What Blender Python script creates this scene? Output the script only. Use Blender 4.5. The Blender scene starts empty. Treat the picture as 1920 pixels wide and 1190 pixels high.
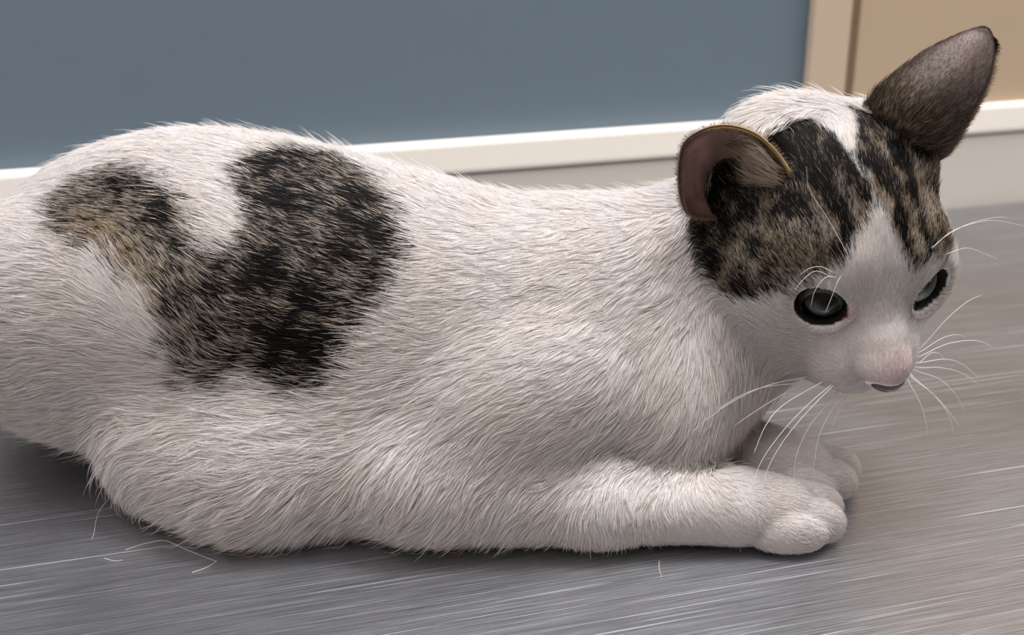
import bpy, math, random, time
import numpy as np
from mathutils import Vector, Matrix, kdtree
from mathutils.bvhtree import BVHTree

T0 = time.time()
rng = np.random.default_rng(7)
random.seed(7)
S = bpy.context.scene
COL = S.collection

# ------------------------------------------------------------------ camera
# metres; z = 0 is the table top, the camera stands over y = 0 and looks along +y
CAMZ = 0.234
PITCH, ROLL, FPX = math.radians(21.75), math.radians(-0.45), 2200.0
cp, sp, cr, sr = math.cos(PITCH), math.sin(PITCH), math.cos(ROLL), math.sin(ROLL)
r0, u0, FWD = np.array([1., 0, 0]), np.array([0, sp, cp]), np.array([0, cp, -sp])
RIGHT, UP = r0 * cr + u0 * sr, u0 * cr - r0 * sr
CAM = np.array([0, 0, CAMZ])
cam = bpy.data.cameras.new('camera')
cam.sensor_width = 36.0
cam.lens = FPX / 1920 * 36
cam.clip_start = 0.02
cam.clip_end = 30
cam.dof.use_dof = True
cam.dof.focus_distance = 0.415
cam.dof.aperture_fstop = 11.0
co = bpy.data.objects.new('camera', cam)
m = Matrix.Identity(4)
for i in range(3):
    m[i][0], m[i][1], m[i][2], m[i][3] = RIGHT[i], UP[i], -FWD[i], CAM[i]
co.matrix_world = m
COL.objects.link(co)
S.camera = co
S.view_settings.view_transform = 'Standard'
S.view_settings.look = 'None'
S.view_settings.gamma = 1
S.view_settings.exposure = 0.20
S.cycles.max_bounces = 8
S.cycles.diffuse_bounces = 4
S.cycles.glossy_bounces = 4
S.cycles_curves.shape = 'RIBBONS'

# ------------------------------------------------------------------ light
w = bpy.data.worlds.new('world')
S.world = w
w.use_nodes = True
w.node_tree.nodes['Background'].inputs[0].default_value = (1.0, 0.97, 0.96, 1)
w.node_tree.nodes['Background'].inputs[1].default_value = 0.12


def area(name, loc, size, power, color, target):
    l = bpy.data.lights.new(name, 'AREA')
    l.shape = 'RECTANGLE'
    l.size, l.size_y = size
    l.energy = power
    l.color = color
    o = bpy.data.objects.new(name, l)
    o.location = loc
    d = Vector(target) - Vector(loc)
    o.rotation_euler = d.to_track_quat('-Z', 'Y').to_euler()
    COL.objects.link(o)
    return o


area('ceiling_lamp_light', (0.42, 0.50, 1.72), (0.9, 0.5), 33, (1.0, 0.985, 0.97), (0.38, 0.45, 0))
area('ceiling_lamp_light', (1.50, 0.40, 1.72), (0.9, 0.9), 20, (1.0, 0.985, 0.97), (0.9, 0.40, 0))
area('ceiling_lamp_light', (-0.55, 0.10, 1.72), (1.2, 0.6), 20, (1.0, 0.98, 0.97), (-0.45, 0.15, 0))
area('ceiling_lamp_light', (-0.80, -1.00, 1.72), (1.2, 0.6), 13, (1.0, 0.98, 0.97), (-0.5, -0.3, 0))


# ------------------------------------------------------------------ helpers
def at(px, py, Y):
    """point on the sight line of a picture position at distance Y"""
    d = FWD + RIGHT * ((px - 960) / FPX) - UP * ((py - 595) / FPX)
    return CAM + d * (Y / d[1])


def ray(px, py):
    d = FWD + RIGHT * ((px - 960) / FPX) - UP * ((py - 595) / FPX)
    return d / np.linalg.norm(d)


def mesh_obj(name, V, F, mat=None, parent=None, smooth=True, rot=0.0, loc=(0, 0, 0)):
    me = bpy.data.meshes.new(name)
    me.from_pydata([tuple(map(float, v)) for v in V], [], [tuple(map(int, f)) for f in F])
    if smooth:
        me.polygons.foreach_set('use_smooth', [True] * len(me.polygons))
    me.update()
    o = bpy.data.objects.new(name, me)
    COL.objects.link(o)
    if mat:
        me.materials.append(mat)
    o.parent = parent
    o.location = loc
    o.rotation_euler = (0, 0, rot)
    return o


def rounded_box(size, bevel, seg=3):
    """box from -size/2..size/2 with bevelled edges, as verts, faces"""
    import bmesh
    bm = bmesh.new()
    bmesh.ops.create_cube(bm, size=1)
    bmesh.ops.scale(bm, vec=size, verts=bm.verts)
    if bevel > 0:
        bmesh.ops.bevel(bm, geom=list(bm.edges), offset=bevel, segments=seg, profile=0.5, affect='EDGES')
    bm.verts.index_update()
    V = [tuple(v.co) for v in bm.verts]
    F = [[v.index for v in f.verts] for f in bm.faces]
    bm.free()
    return V, F


def mat_new(name):
    mt = bpy.data.materials.new(name)
    mt.use_nodes = True
    nt = mt.node_tree
    return mt, nt, nt.nodes['Principled BSDF']


def plain(name, col, rough=0.5, spec=0.5, noise=0.0, nscale=30):
    mt, nt, b = mat_new(name)
    b.inputs['Base Color'].default_value = (*col, 1)
    b.inputs['Roughness'].default_value = rough
    b.inputs['Specular IOR Level'].default_value = spec
    if noise:
        tc = nt.nodes.new('ShaderNodeTexCoord')
        n = nt.nodes.new('ShaderNodeTexNoise')
        n.inputs['Scale'].default_value = nscale
        n.inputs['Detail'].default_value = 4
        mx = nt.nodes.new('ShaderNodeMix')
        mx.data_type = 'RGBA'
        mx.inputs[6].default_value = (*[c * (1 - noise) for c in col], 1)
        mx.inputs[7].default_value = (*[min(1, c * (1 + noise)) for c in col], 1)
        nt.links.new(tc.outputs['Object'], n.inputs['Vector'])
        nt.links.new(n.outputs['Fac'], mx.inputs[0])
        nt.links.new(mx.outputs[2], b.inputs['Base Color'])
        bp = nt.nodes.new('ShaderNodeBump')
        bp.inputs['Strength'].default_value = 0.05
        bp.inputs['Distance'].default_value = 0.002
        nt.links.new(n.outputs['Fac'], bp.inputs['Height'])
        nt.links.new(bp.outputs['Normal'], b.inputs['Normal'])
    return mt


def srgb(r, g, b):
    f = lambda c: (c / 255 / 12.92) if c <= 10 else ((c / 255 + 0.055) / 1.055) ** 2.4
    return (f(r), f(g), f(b))


# ------------------------------------------------------------------ the room
PSI = math.radians(15.17)
WX = np.array([math.cos(PSI), math.sin(PSI), 0])      # along the back wall
WN = np.array([math.sin(PSI), -math.cos(PSI), 0])     # out of the wall, towards the room
W0 = np.array([0, 0.7055, 0])                         # foot of the wall face on the table's level


def room_box(name, x0, x1, n0, n1, z0, z1, mat, bevel=0.0, kind='structure', parent=None):
    """box in the wall's frame: x along the wall, n out of the wall"""
    V, F = rounded_box((x1 - x0, n1 - n0, z1 - z0), bevel)
    c = W0 + WX * (x0 + x1) / 2 + WN * (n0 + n1) / 2
    o = mesh_obj(name, V, F, mat, parent, smooth=False, rot=PSI, loc=(c[0], c[1], (z0 + z1) / 2))
    if kind and parent is None:
        o['kind'] = kind
    return o


blue = plain('blue_wall_paint', srgb(103, 118, 131), 0.55, 0.3, 0.03, 60)
beige = plain('beige_wall_paint', srgb(196, 184, 170), 0.6, 0.3, 0.03, 60)
white = plain('white_ceiling_paint', srgb(225, 222, 216), 0.8, 0.2, 0.03, 20)
cream = plain('cream_trim_paint', srgb(250, 242, 232), 0.4, 0.4, 0.01, 60)
grey_beige = plain('grey_beige_board', srgb(203, 196, 188), 0.45, 0.4, 0.01, 60)
tan = plain('tan_door_laminate', srgb(184, 162, 138), 0.45, 0.4, 0.03, 12)
tan_edge = plain('tan_frame_paint', srgb(196, 176, 156), 0.45, 0.4, 0.02, 40)
tan_dark = plain('brown_door_groove', srgb(142, 118, 100), 0.6, 0.3)
floor_m = plain('grey_vinyl_floor', srgb(140, 134, 128), 0.4, 0.4, 0.08, 8)

ZF, ZC = -0.9, 1.75
XD = 0.2013                                            # left edge of the door casing on the wall
o = room_box('wall_back', -2.2, 2.2, -0.12, -0.012, ZF, ZC, blue)
room_box('floor', -2.2, 2.2, -0.1, 3.0, ZF - 0.1, ZF, floor_m)
room_box('ceiling', -2.2, 2.2, -0.1, 3.0, ZC, ZC + 0.1, white)
room_box('wall_left', -2.3, -2.2, -0.12, 3.0, ZF, ZC, beige)
room_box('wall_right', 2.2, 2.3, -0.12, 3.0, ZF, ZC, beige)
room_box('wall_front', -2.3, 2.3, 3.0, 3.1, ZF, ZC, beige)
room_box('trim_1', -2.0, 2.0, -0.012, 0.0, 0.0499, 0.0702, cream, 0.003)
room_box('baseboard_back', -2.0, 2.0, -0.012, -0.002, -0.02, 0.0485, grey_beige, 0.001)
room_box('trim_2', XD, XD + 0.027, -0.012, -0.003, 0.0703, 1.15, tan_edge, 0.002)
d = room_box('door_1', XD + 0.0345, XD + 0.85, -0.012, -0.006, 0.0703, 1.14, tan, 0.001)
e = room_box('trim_3', XD + 0.027, XD + 0.0345, -0.012, -0.009, 0.0703, 1.145, tan_dark)  # brown strip set back in the groove between casing and door

# ------------------------------------------------------------------ the steel table
def steel():
    mt, nt, b = mat_new('brushed_stainless_steel')
    N, L = nt.nodes, nt.links
    b.inputs['Metallic'].default_value = 1.0
    tc = N.new('ShaderNodeTexCoord')

    def streaks(angle, sx, sy, detail, lo, hi, dist=0.0):
        mp = N.new('ShaderNodeMapping')
        mp.inputs['Rotation'].default_value = (0, 0, math.radians(angle))
        mp.inputs['Scale'].default_value = (sx, sy, 1)
        n = N.new('ShaderNodeTexNoise')
        n.inputs['Scale'].default_value = 1.0
        n.inputs['Detail'].default_value = detail
        n.inputs['Distortion'].default_value = dist
        r = N.new('ShaderNodeMapRange')
        r.inputs['From Min'].default_value = lo
        r.inputs['From Max'].default_value = hi
        L.new(tc.outputs['Object'], mp.inputs['Vector'])
        L.new(mp.outputs['Vector'], n.inputs['Vector'])
        L.new(n.outputs['Fac'], r.inputs['Value'])
        return r.outputs['Result']

    def mth(op, a, c):
        q = N.new('ShaderNodeMath')
        q.operation = op
        for i, v in enumerate((a, c)):
            if isinstance(v, (int, float)):
                q.inputs[i].default_value = v
            else:
                L.new(v, q.inputs[i])
        return q.outputs[0]

    fine = streaks(2, 30, 3200, 2, 0.3, 0.7)
    mid = streaks(-3, 22, 1100, 3, 0.35, 0.7)
    scr1 = streaks(5, 9, 1500, 1, 0.66, 0.74, 0.2)
    scr2 = streaks(-8, 9, 1300, 1, 0.69, 0.77, 0.3)
    scr3 = streaks(16, 8, 1100, 1, 0.72, 0.78, 0.6)
    scr4 = streaks(-1, 6, 900, 0, 0.76, 0.82, 0.2)
    cloud = streaks(0, 9, 14, 4, 0.3, 0.7)
    s = mth('ADD', mth('MULTIPLY', fine, 0.5), mth('MULTIPLY', mid, 0.5))
    scr = mth('MAXIMUM', mth('MAXIMUM', scr1, scr4), mth('MAXIMUM', scr2, scr3))
    cr = N.new('ShaderNodeMix')
    cr.data_type = 'RGBA'
    cr.inputs[6].default_value = (0.32, 0.325, 0.35, 1)
    cr.inputs[7].default_value = (0.46, 0.465, 0.50, 1)
    L.new(s, cr.inputs[0])
    c2 = N.new('ShaderNodeMix')
    c2.data_type = 'RGBA'
    c2.inputs[7].default_value = (0.75, 0.74, 0.77, 1)
    L.new(mth('MULTIPLY', scr, 0.35), c2.inputs[0])
    L.new(cr.outputs[2], c2.inputs[6])
    L.new(c2.outputs[2], b.inputs['Base Color'])
    rr = mth('ADD', mth('MULTIPLY', s, 0.10), mth('MULTIPLY', cloud, 0.08))
    rr = mth('ADD', mth('ADD', rr, 0.28), mth('MULTIPLY', scr, 0.2))
    L.new(rr, b.inputs['Roughness'])
    bp = N.new('ShaderNodeBump')
    bp.inputs['Strength'].default_value = 0.30
    bp.inputs['Distance'].default_value = 0.0002
    L.new(mth('ADD', s, mth('MULTIPLY', scr, 0.3)), bp.inputs['Height'])
    L.new(bp.outputs['Normal'], b.inputs['Normal'])
    return mt


steel_m = steel()
TN0, TN1, TX0, TX1 = 0.0, 0.66, -0.75, 0.65
table = bpy.data.objects.new('examination_table', None)
COL.objects.link(table)
tc_ = W0 + WX * (TX0 + TX1) / 2 + WN * (TN0 + TN1) / 2
table.location = (tc_[0], tc_[1], ZF)
table.rotation_euler = (0, 0, PSI)
table['label'] = 'scratched brushed stainless steel examination table the cat crouches on'
table['category'] = 'table'
V, F = rounded_box((TX1 - TX0, TN1 - TN0, 0.03), 0.006, 4)
mesh_obj('table_top', V, F, steel_m, table, loc=(0, 0, -ZF - 0.015), smooth=False)
V, F = rounded_box((0.12, 0.12, -ZF - 0.03 - 0.03), 0.01)
mesh_obj('pedestal', V, F, steel_m, table, loc=(0, 0, (-ZF - 0.03 - 0.03) / 2 + 0.03), smooth=False)
V, F = rounded_box((0.6, 0.45, 0.03), 0.01)
mesh_obj('base_plate', V, F, steel_m, table, loc=(0, 0, 0.0151), smooth=False)

# ------------------------------------------------------------------ solid modelling by distance field
class Field:
    def __init__(s, xs, ys, zs):
        s.x, s.y, s.z = (np.asarray(a, np.float32) for a in (xs, ys, zs))
        s.v = np.full((len(s.x), len(s.y), len(s.z)), 1.0, np.float32)

    def sub(s, lo, hi):
        i = [slice(max(0, np.searchsorted(a, l) - 1), np.searchsorted(a, h) + 1) for a, l, h in zip((s.x, s.y, s.z), lo, hi)]
        X, Y, Z = s.x[i[0]][:, None, None], s.y[i[1]][None, :, None], s.z[i[2]][None, None, :]
        return tuple(i), X, Y, Z

    def blend(s, idx, d, k, op):
        a = s.v[idx]
        if op == 'add':
            h = np.clip(0.5 + 0.5 * (a - d) / k, 0, 1)
            s.v[idx] = a * (1 - h) + d * h - k * h * (1 - h)
        else:
            d = -d
            h = np.clip(0.5 - 0.5 * (a - d) / k, 0, 1)
            s.v[idx] = a * (1 - h) + d * h + k * h * (1 - h)

    def ell(s, c, r, R=None, k=0.01, op='add', pad=0.03):
        c, r = np.asarray(c, float), np.asarray(r, float)
        R = np.eye(3) if R is None else R
        ext = np.sqrt(((R * r) ** 2).sum(1)) + pad
        idx, X, Y, Z = s.sub(c - ext, c + ext)
        q = []
        for j in range(3):
            q.append((X - c[0]) * R[0, j] + (Y - c[1]) * R[1, j] + (Z - c[2]) * R[2, j])
        k0 = np.sqrt(sum((q[j] / r[j]) ** 2 for j in range(3)))
        k1 = np.sqrt(sum((q[j] / r[j] ** 2) ** 2 for j in range(3))) + 1e-6
        s.blend(idx, (k0 * (k0 - 1) / k1).astype(np.float32), k, op)

    def cone(s, a, b, ra, rb, k=0.01, op='add', pad=0.03):
        a, b = np.asarray(a, float), np.asarray(b, float)
        R_ = max(ra, rb) + pad
        idx, X, Y, Z = s.sub(np.minimum(a, b) - R_, np.maximum(a, b) + R_)
        ba = b - a
        px, py, pz = X - a[0], Y - a[1], Z - a[2]
        h = np.clip((px * ba[0] + py * ba[1] + pz * ba[2]) / (ba @ ba), 0, 1)
        d = np.sqrt((px - h * ba[0]) ** 2 + (py - h * ba[1]) ** 2 + (pz - h * ba[2]) ** 2) - (ra + (rb - ra) * h)
        s.blend(idx, d.astype(np.float32), k, op)

    def fidx(s, P):
        o = []
        for j, a in enumerate((s.x, s.y, s.z)):
            o.append(np.clip(np.interp(P[:, j], a, np.arange(len(a))), 0, len(a) - 1.001))
        return o

    def sample(s, P):
        fi = s.fidx(P)
        i = [f.astype(np.int32) for f in fi]
        t = [f - ii for f, ii in zip(fi, i)]
        out = 0
        for dx in (0, 1):
            wx = t[0] if dx else 1 - t[0]
            for dy in (0, 1):
                wy = t[1] if dy else 1 - t[1]
                for dz in (0, 1):
                    wz = t[2] if dz else 1 - t[2]
                    out = out + wx * wy * wz * s.v[i[0] + dx, i[1] + dy, i[2] + dz]
        return out

    def grad(s, P, e=0.0012):
        g = np.stack([s.sample(P + np.eye(3)[j] * e) - s.sample(P - np.eye(3)[j] * e) for j in range(3)], 1)
        return g / (np.linalg.norm(g, axis=1, keepdims=True) + 1e-9)

    def nets(s):
        v = s.v
        B = v < 0
        cnt = np.zeros(tuple(n - 1 for n in v.shape), np.uint8)
        for dx in (0, 1):
            for dy in (0, 1):
                for dz in (0, 1):
                    cnt += B[dx:B.shape[0] - 1 + dx, dy:B.shape[1] - 1 + dy, dz:B.shape[2] - 1 + dz]
        I = np.argwhere((cnt > 0) & (cnt < 8))
        vid = np.full(cnt.shape, -1, np.int32)
        vid[tuple(I.T)] = np.arange(len(I))
        acc, num = np.zeros((len(I), 3)), np.zeros(len(I))
        ax = (s.x, s.y, s.z)
        for axis in range(3):
            o1, o2 = [j for j in range(3) if j != axis]
            for p in (0, 1):
                for q in (0, 1):
                    A = I.copy()
                    A[:, o1] += p
                    A[:, o2] += q
                    Bc = A.copy()
                    Bc[:, axis] += 1
                    va, vb = v[tuple(A.T)], v[tuple(Bc.T)]
                    mk = (va < 0) != (vb < 0)
                    t = va / np.where(mk, va - vb, 1)
                    pa = np.stack([ax[j][A[:, j]] for j in range(3)], 1).astype(float)
                    pb = np.stack([ax[j][Bc[:, j]] for j in range(3)], 1)
                    acc += np.where(mk[:, None], pa + (pb - pa) * t[:, None], 0)
                    num += mk
        V = acc / num[:, None]
        faces = []
        for axis in range(3):
            o1, o2 = [(1, 2), (2, 0), (0, 1)][axis]
            sa = [slice(None)] * 3
            sb = [slice(None)] * 3
            sa[axis], sb[axis] = slice(0, -1), slice(1, None)
            for j in (o1, o2):
                sa[j] = sb[j] = slice(1, -1)
            a_, b_ = B[tuple(sa)], B[tuple(sb)]
            E = np.argwhere(a_ != b_)
            flip = a_[tuple(E.T)]
            E[:, o1] += 1
            E[:, o2] += 1
            def cid(p, q):
                C = E.copy()
                C[:, o1] -= p
                C[:, o2] -= q
                return vid[tuple(C.T)]
            Q = np.stack([cid(1, 1), cid(0, 1), cid(0, 0), cid(1, 0)], 1)
            Q[~flip] = Q[~flip][:, ::-1]
            faces.append(Q)
        F = np.concatenate(faces)
        return V, F[(F >= 0).all(1)]


# head frame: columns = forward, towards the cat's left, up
HO = np.array([0.11766537, 0.405, 0.10049038])
HR = np.array([[0.2845, 0.9537, 0.0979], [-0.8755, 0.3, -0.3789], [-0.3907, 0.0221, 0.9202]])


def hd(f, l, u):                       # head centimetres -> world
    return HO + HR @ (np.array([f, l, u]) * 0.01)


def basis(h, up):                      # frame with columns h, cross, up made orthogonal
    h = h / np.linalg.norm(h)
    up = up - h * (up @ h)
    up = up / np.linalg.norm(up)
    return np.stack([h, np.cross(up, h), up], 1)


fine_h = 0.0009
xs = np.concatenate([np.arange(-0.30, 0.05, fine_h * 1.6), np.arange(0.05, 0.185, fine_h)])
ys = np.arange(0.315, 0.56, fine_h * 1.25)
zs = np.arange(-0.012, 0.185, fine_h * 1.1)
G = Field(xs, ys, zs)

# trunk
G.ell((-0.136, 0.458, 0.066), (0.079, 0.057, 0.0625), k=0.02)           # hips
G.ell((-0.190, 0.474, 0.051), (0.060, 0.050, 0.043), k=0.02)           # rump
G.ell((-0.085, 0.436, 0.063), (0.088, 0.058, 0.0615), k=0.03)           # belly
G.ell((-0.050, 0.412, 0.026), (0.085, 0.053, 0.034), k=0.02)           # belly resting on the steel
G.ell((-0.010, 0.430, 0.053), (0.080, 0.054, 0.053), k=0.03)           # ribcage
G.ell((0.040, 0.428, 0.057), (0.046, 0.045, 0.048), k=0.03)            # shoulders
G.cone((0.050, 0.432, 0.062), hd(-3.4, 0.2, -1.2), 0.038, 0.030, k=0.014)   # neck
G.cone((0.060, 0.415, 0.043), hd(-1.3, 0.6, -3.1), 0.032, 0.024, k=0.012)  # throat
G.ell((0.054, 0.405, 0.038), (0.028, 0.034, 0.034), k=0.02)            # chest
# near hind leg folded along the side
G.ell((-0.168, 0.430, 0.062), (0.058, 0.040, 0.046), basis(np.array([0.86, 0, -0.35]), np.array([0, 0, 1.])), k=0.010)
G.cone((-0.095, 0.380, 0.019), (-0.130, 0.392, 0.021), 0.020, 0.018, k=0.025)
# near fore leg
G.ell((0.000, 0.384, 0.041), (0.048, 0.027, 0.033), basis(np.array([0.75, 0, 0.55]), np.array([0, 0, 1.])), k=0.010)
G.cone((-0.034, 0.374, 0.023), (0.030, 0.369, 0.0155), 0.0215, 0.0150, k=0.010)
G.cone((0.030, 0.369, 0.0155), (0.078, 0.367, 0.0128), 0.0150, 0.0122, k=0.008)


def paw(c, yaw, sc=1.0, k=0.004):
    c = np.asarray(c, float)
    R = np.array([[math.cos(yaw), -math.sin(yaw), 0], [math.sin(yaw), math.cos(yaw), 0], [0, 0, 1]])
    G.ell(c, np.array([0.020, 0.0125, 0.0105]) * sc, R, k=0.008)
    for f, l, rr, zz, ln in ((0.0095, -0.0104, 0.0070, -0.0036, 0.0125), (0.0185, -0.0048, 0.0076, -0.0028, 0.0100), (0.0195, 0.0040, 0.0076, -0.0020, 0.0100), (0.0140, 0.0108, 0.0068, -0.0034, 0.0100)):
        G.ell(c + R @ (np.array([f, l, zz]) * sc), np.array([ln, rr * 0.80, rr]) * sc, R, k=0.0014)


paw((0.0875, 0.3715, 0.0112), math.radians(-3), 1.12)
G.cone((0.050, 0.420, 0.018), (0.094, 0.408, 0.0115), 0.014, 0.0100, k=0.010)
paw((0.1020, 0.406, 0.0112), math.radians(-16), 1.12)

# head
G.ell(hd(-1.6, 0, 0.5), (0.039, 0.0380, 0.0355), HR, k=0.012)
G.ell(hd(0.6, 0, 0.2), (0.027, 0.031, 0.025), HR, k=0.012)
for sgn in (-1, 1):
    G.ell(hd(0.1, sgn * 2.35, -1.3), (0.024, 0.0185, 0.021), HR, k=0.014)
    G.ell(hd(1.0, sgn * 2.75, -0.5), (0.017, 0.0120, 0.016), HR, k=0.010)
    G.cone(hd(-0.6, sgn * 2.2, -1.9), hd(2.6, sgn * 0.8, -3.1), 0.016, 0.010, k=0.012)
    G.cone(hd(2.1, sgn * 1.75, -1.1), hd(3.3, sgn * 1.15, -2.0), 0.0075, 0.0080, k=0.010)
    G.cone(hd(1.2, sgn * 2.2, 1.15), hd(2.3, sgn * 1.15, 1.0), 0.0085, 0.0065, k=0.008)
    G.ell(hd(3.5, sgn * 1.02, -2.45), (0.0100, 0.0090, 0.0082), HR, k=0.004)
G.cone(hd(1.9, 0, 0.15), hd(4.2, 0, -1.40), 0.0115, 0.0080, k=0.010)
G.cone(hd(4.0, 0, -1.30), hd(4.7, 0, -1.80), 0.0080, 0.0068, k=0.004)
G.ell(hd(4.55, 0, -1.68), (0.0072, 0.0090, 0.0066), HR, k=0.003)
G.ell(hd(3.3, 0, -3.35), (0.0085, 0.0085, 0.0060), HR, k=0.006)

G.ell(hd(-1.8, 2.5, 2.3), (0.017, 0.014, 0.016), HR, k=0.012)      # root of the upright ear
G.ell(hd(-2.6, -2.6, 1.6), (0.014, 0.010, 0.014), HR, k=0.012)
G.ell(hd(-3.3, -1.2, 2.0), (0.016, 0.016, 0.0150), HR, k=0.014)     # nape

EYES = []
for sgn in (-1, 1):
    out = np.array([math.cos(math.radians(28)), sgn * math.sin(math.radians(28)), 0.02])
    out /= np.linalg.norm(out)
    surf = np.array([2.85, sgn * 2.12, -0.02])
    cen = surf - out * 1.02
    hx = np.cross(np.array([0, 0, 1.]), out) * sgn         # towards the outer corner
    hx = hx + np.array([0, 0, 0.28])
    Rl = basis(out, np.cross(out, hx))                    # columns: out, side, up-ish
    if Rl[2, 2] < 0:
        Rl[:, 1:] *= -1
    Rw = HR @ Rl
    EYES.append((sgn, cen, out, Rl, Rw))
    G.ell(hd(*cen), (0.0122, 0.0128, 0.0118), Rw, k=0.006)
for sgn, cen, out, Rl, Rw in EYES:
    G.ell(hd(*(cen + out * 1.15)), (0.0090, 0.0092, 0.0070), Rw, k=0.0018, op='cut')
    G.ell(hd(*cen), (0.0104, 0.0104, 0.0104), Rw, k=0.0008, op='cut')


def eye_open(P, grow=0.0):
    """< 0 inside the almond of either eye opening (head cm in)"""
    best = np.full(len(P), 9.0)
    for sgn, cen, out, Rl, Rw in EYES:
        q = (P - (cen + out * 1.15)) @ Rl / (np.array([0.90, 0.92, 0.70]) + grow)
        best = np.minimum(best, np.linalg.norm(q, axis=1) - 1)
    return best


# nose seat and hollow of the near ear
G.ell(at(1375, 320, .388), (0.020, 0.026, 0.0150), k=0.004, op='cut')
# flat where it rests on the steel
idx = np.s_[:, :, :]
d = (0.0006 - G.z)[None, None, :] * np.ones_like(G.v)
h = np.clip(0.5 - 0.5 * (G.v - d) / 0.003, 0, 1)
G.v = (G.v * (1 - h) + d * h + 0.003 * h * (1 - h)).astype(np.float32)
print('field', time.time() - T0)
V, F = G.nets()
print('nets', len(V), len(F), time.time() - T0)

# ------------------------------------------------------------------ cat body
Nrm = G.grad(V)
for _ in range(2):                                       # true up the vertices to the surface
    V = V - Nrm * G.sample(V)[:, None]
Fc = np.concatenate([F[:, [0, 1, 2]], F[:, [0, 2, 3]]])


def fast_mesh(name, V, F, mat, parent=None):
    me = bpy.data.meshes.new(name)
    n, k = F.shape
    me.vertices.add(len(V))
    me.vertices.foreach_set('co', np.ascontiguousarray(V, np.float32).ravel())
    me.loops.add(n * k)
    me.loops.foreach_set('vertex_index', F.astype(np.int32).ravel())
    me.polygons.add(n)
    me.polygons.foreach_set('loop_start', np.arange(0, n * k, k, dtype=np.int32))
    me.polygons.foreach_set('use_smooth', np.ones(n, bool))
    me.update(calc_edges=True)
    o = bpy.data.objects.new(name, me)
    COL.objects.link(o)
    if mat:
        me.materials.append(mat)
    o.parent = parent
    return o


def colour_attr(me, name, C, domain='POINT'):
    a = me.attributes.new(name, 'FLOAT_COLOR', domain)
    buf = np.ones((len(C), 4), np.float32)
    buf[:, :3] = C
    a.data.foreach_set('color', buf.ravel())


skin_m, nt, b = mat_new('cat_skin_and_undercoat')
at_ = nt.nodes.new('ShaderNodeAttribute')
at_.attribute_name = 'coat'
nt.links.new(at_.outputs['Color'], b.inputs['Base Color'])
b.inputs['Roughness'].default_value = 0.75
b.inputs['Specular IOR Level'].default_value = 0.2

body = fast_mesh('cat', V, F, skin_m)
body['label'] = 'white cat with dark tabby patches crouching on the steel table, ears turned back'
body['category'] = 'cat'
print('body', time.time() - T0)

# ------------------------------------------------------------------ eyes
def dome(radius, a0, a1, rings=14, segs=40, squash=(1, 1)):
    """part of a sphere round +x between polar angles a0 and a1"""
    V, F = [], []
    for i in range(rings + 1):
        a = a0 + (a1 - a0) * i / rings
        for j in range(segs):
            t = 2 * math.pi * j / segs
            V.append((radius * math.cos(a), radius * math.sin(a) * math.cos(t) * squash[0], radius * math.sin(a) * math.sin(t) * squash[1]))
    for i in range(rings):
        for j in range(segs):
            F.append((i * segs + j, i * segs + (j + 1) % segs, (i + 1) * segs + (j + 1) % segs, (i + 1) * segs + j))
    return np.array(V), F


eyeball_m = plain('eye_sclera', (0.012, 0.010, 0.010), 0.15, 0.5)
iris_m, nt, b = mat_new('grey_green_iris')
tcn = nt.nodes.new('ShaderNodeTexCoord')
nz = nt.nodes.new('ShaderNodeTexNoise')
nz.inputs['Scale'].default_value = 900
mx = nt.nodes.new('ShaderNodeMix')
mx.data_type = 'RGBA'
mx.inputs[6].default_value = (0.045, 0.052, 0.044, 1)
mx.inputs[7].default_value = (0.13, 0.145, 0.115, 1)
nt.links.new(tcn.outputs['Object'], nz.inputs['Vector'])
nt.links.new(nz.outputs['Fac'], mx.inputs[0])
nt.links.new(mx.outputs[2], b.inputs['Base Color'])
b.inputs['Roughness'].default_value = 0.4
pupil_m = plain('black_pupil', (0.002, 0.002, 0.002), 0.5, 0.02)
cornea_m, nt, b = mat_new('clear_cornea')
tp = nt.nodes.new('ShaderNodeBsdfTransparent')
gl = nt.nodes.new('ShaderNodeBsdfGlossy')
gl.inputs['Roughness'].default_value = 0.02
fr = nt.nodes.new('ShaderNodeFresnel')
fr.inputs['IOR'].default_value = 1.45
mxs = nt.nodes.new('ShaderNodeMixShader')
nt.links.new(fr.outputs[0], mxs.inputs[0])
nt.links.new(tp.outputs[0], mxs.inputs[1])
nt.links.new(gl.outputs[0], mxs.inputs[2])
nt.links.new(mxs.outputs[0], nt.nodes['Material Output'].inputs['Surface'])
for sgn, cen, out, Rl, Rw in EYES:
    e = bpy.data.objects.new('eye', None)
    e.parent = body
    COL.objects.link(e)
    gaze = HR @ (out + np.array([0.0, 0.05 if sgn < 0 else 0.35, -0.10 if sgn < 0 else 0.05]))
    Rg = basis(gaze, HR[:, 2])
    c = hd(*(cen + out * 0.13 + np.array([0, 0.03 * sgn, 0])))
    T = lambda P: c + P @ Rg.T
    Ve, Fe = dome(0.0102, 0.0, math.pi, 24, 40)
    Ve = Ve.copy()
    mesh_obj('eyeball', T(Ve), [f_[::-1] for f_ in Fe], eyeball_m, e)
    Ve, Fe = dome(0.01035, 0.3, 1.02, 8)
    mesh_obj('iris', T(Ve), [f_[::-1] for f_ in Fe], iris_m, e)
    Ve, Fe = dome(0.01040, 0.0, 0.66, 8)
    mesh_obj('pupil', T(Ve), [f_[::-1] for f_ in Fe], pupil_m, e)
    Va, Fa = dome(0.0108, 0.0, 1.15, 18)
    mesh_obj('cornea', T(Va), [f_[::-1] for f_ in Fa], cornea_m, e)

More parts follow.
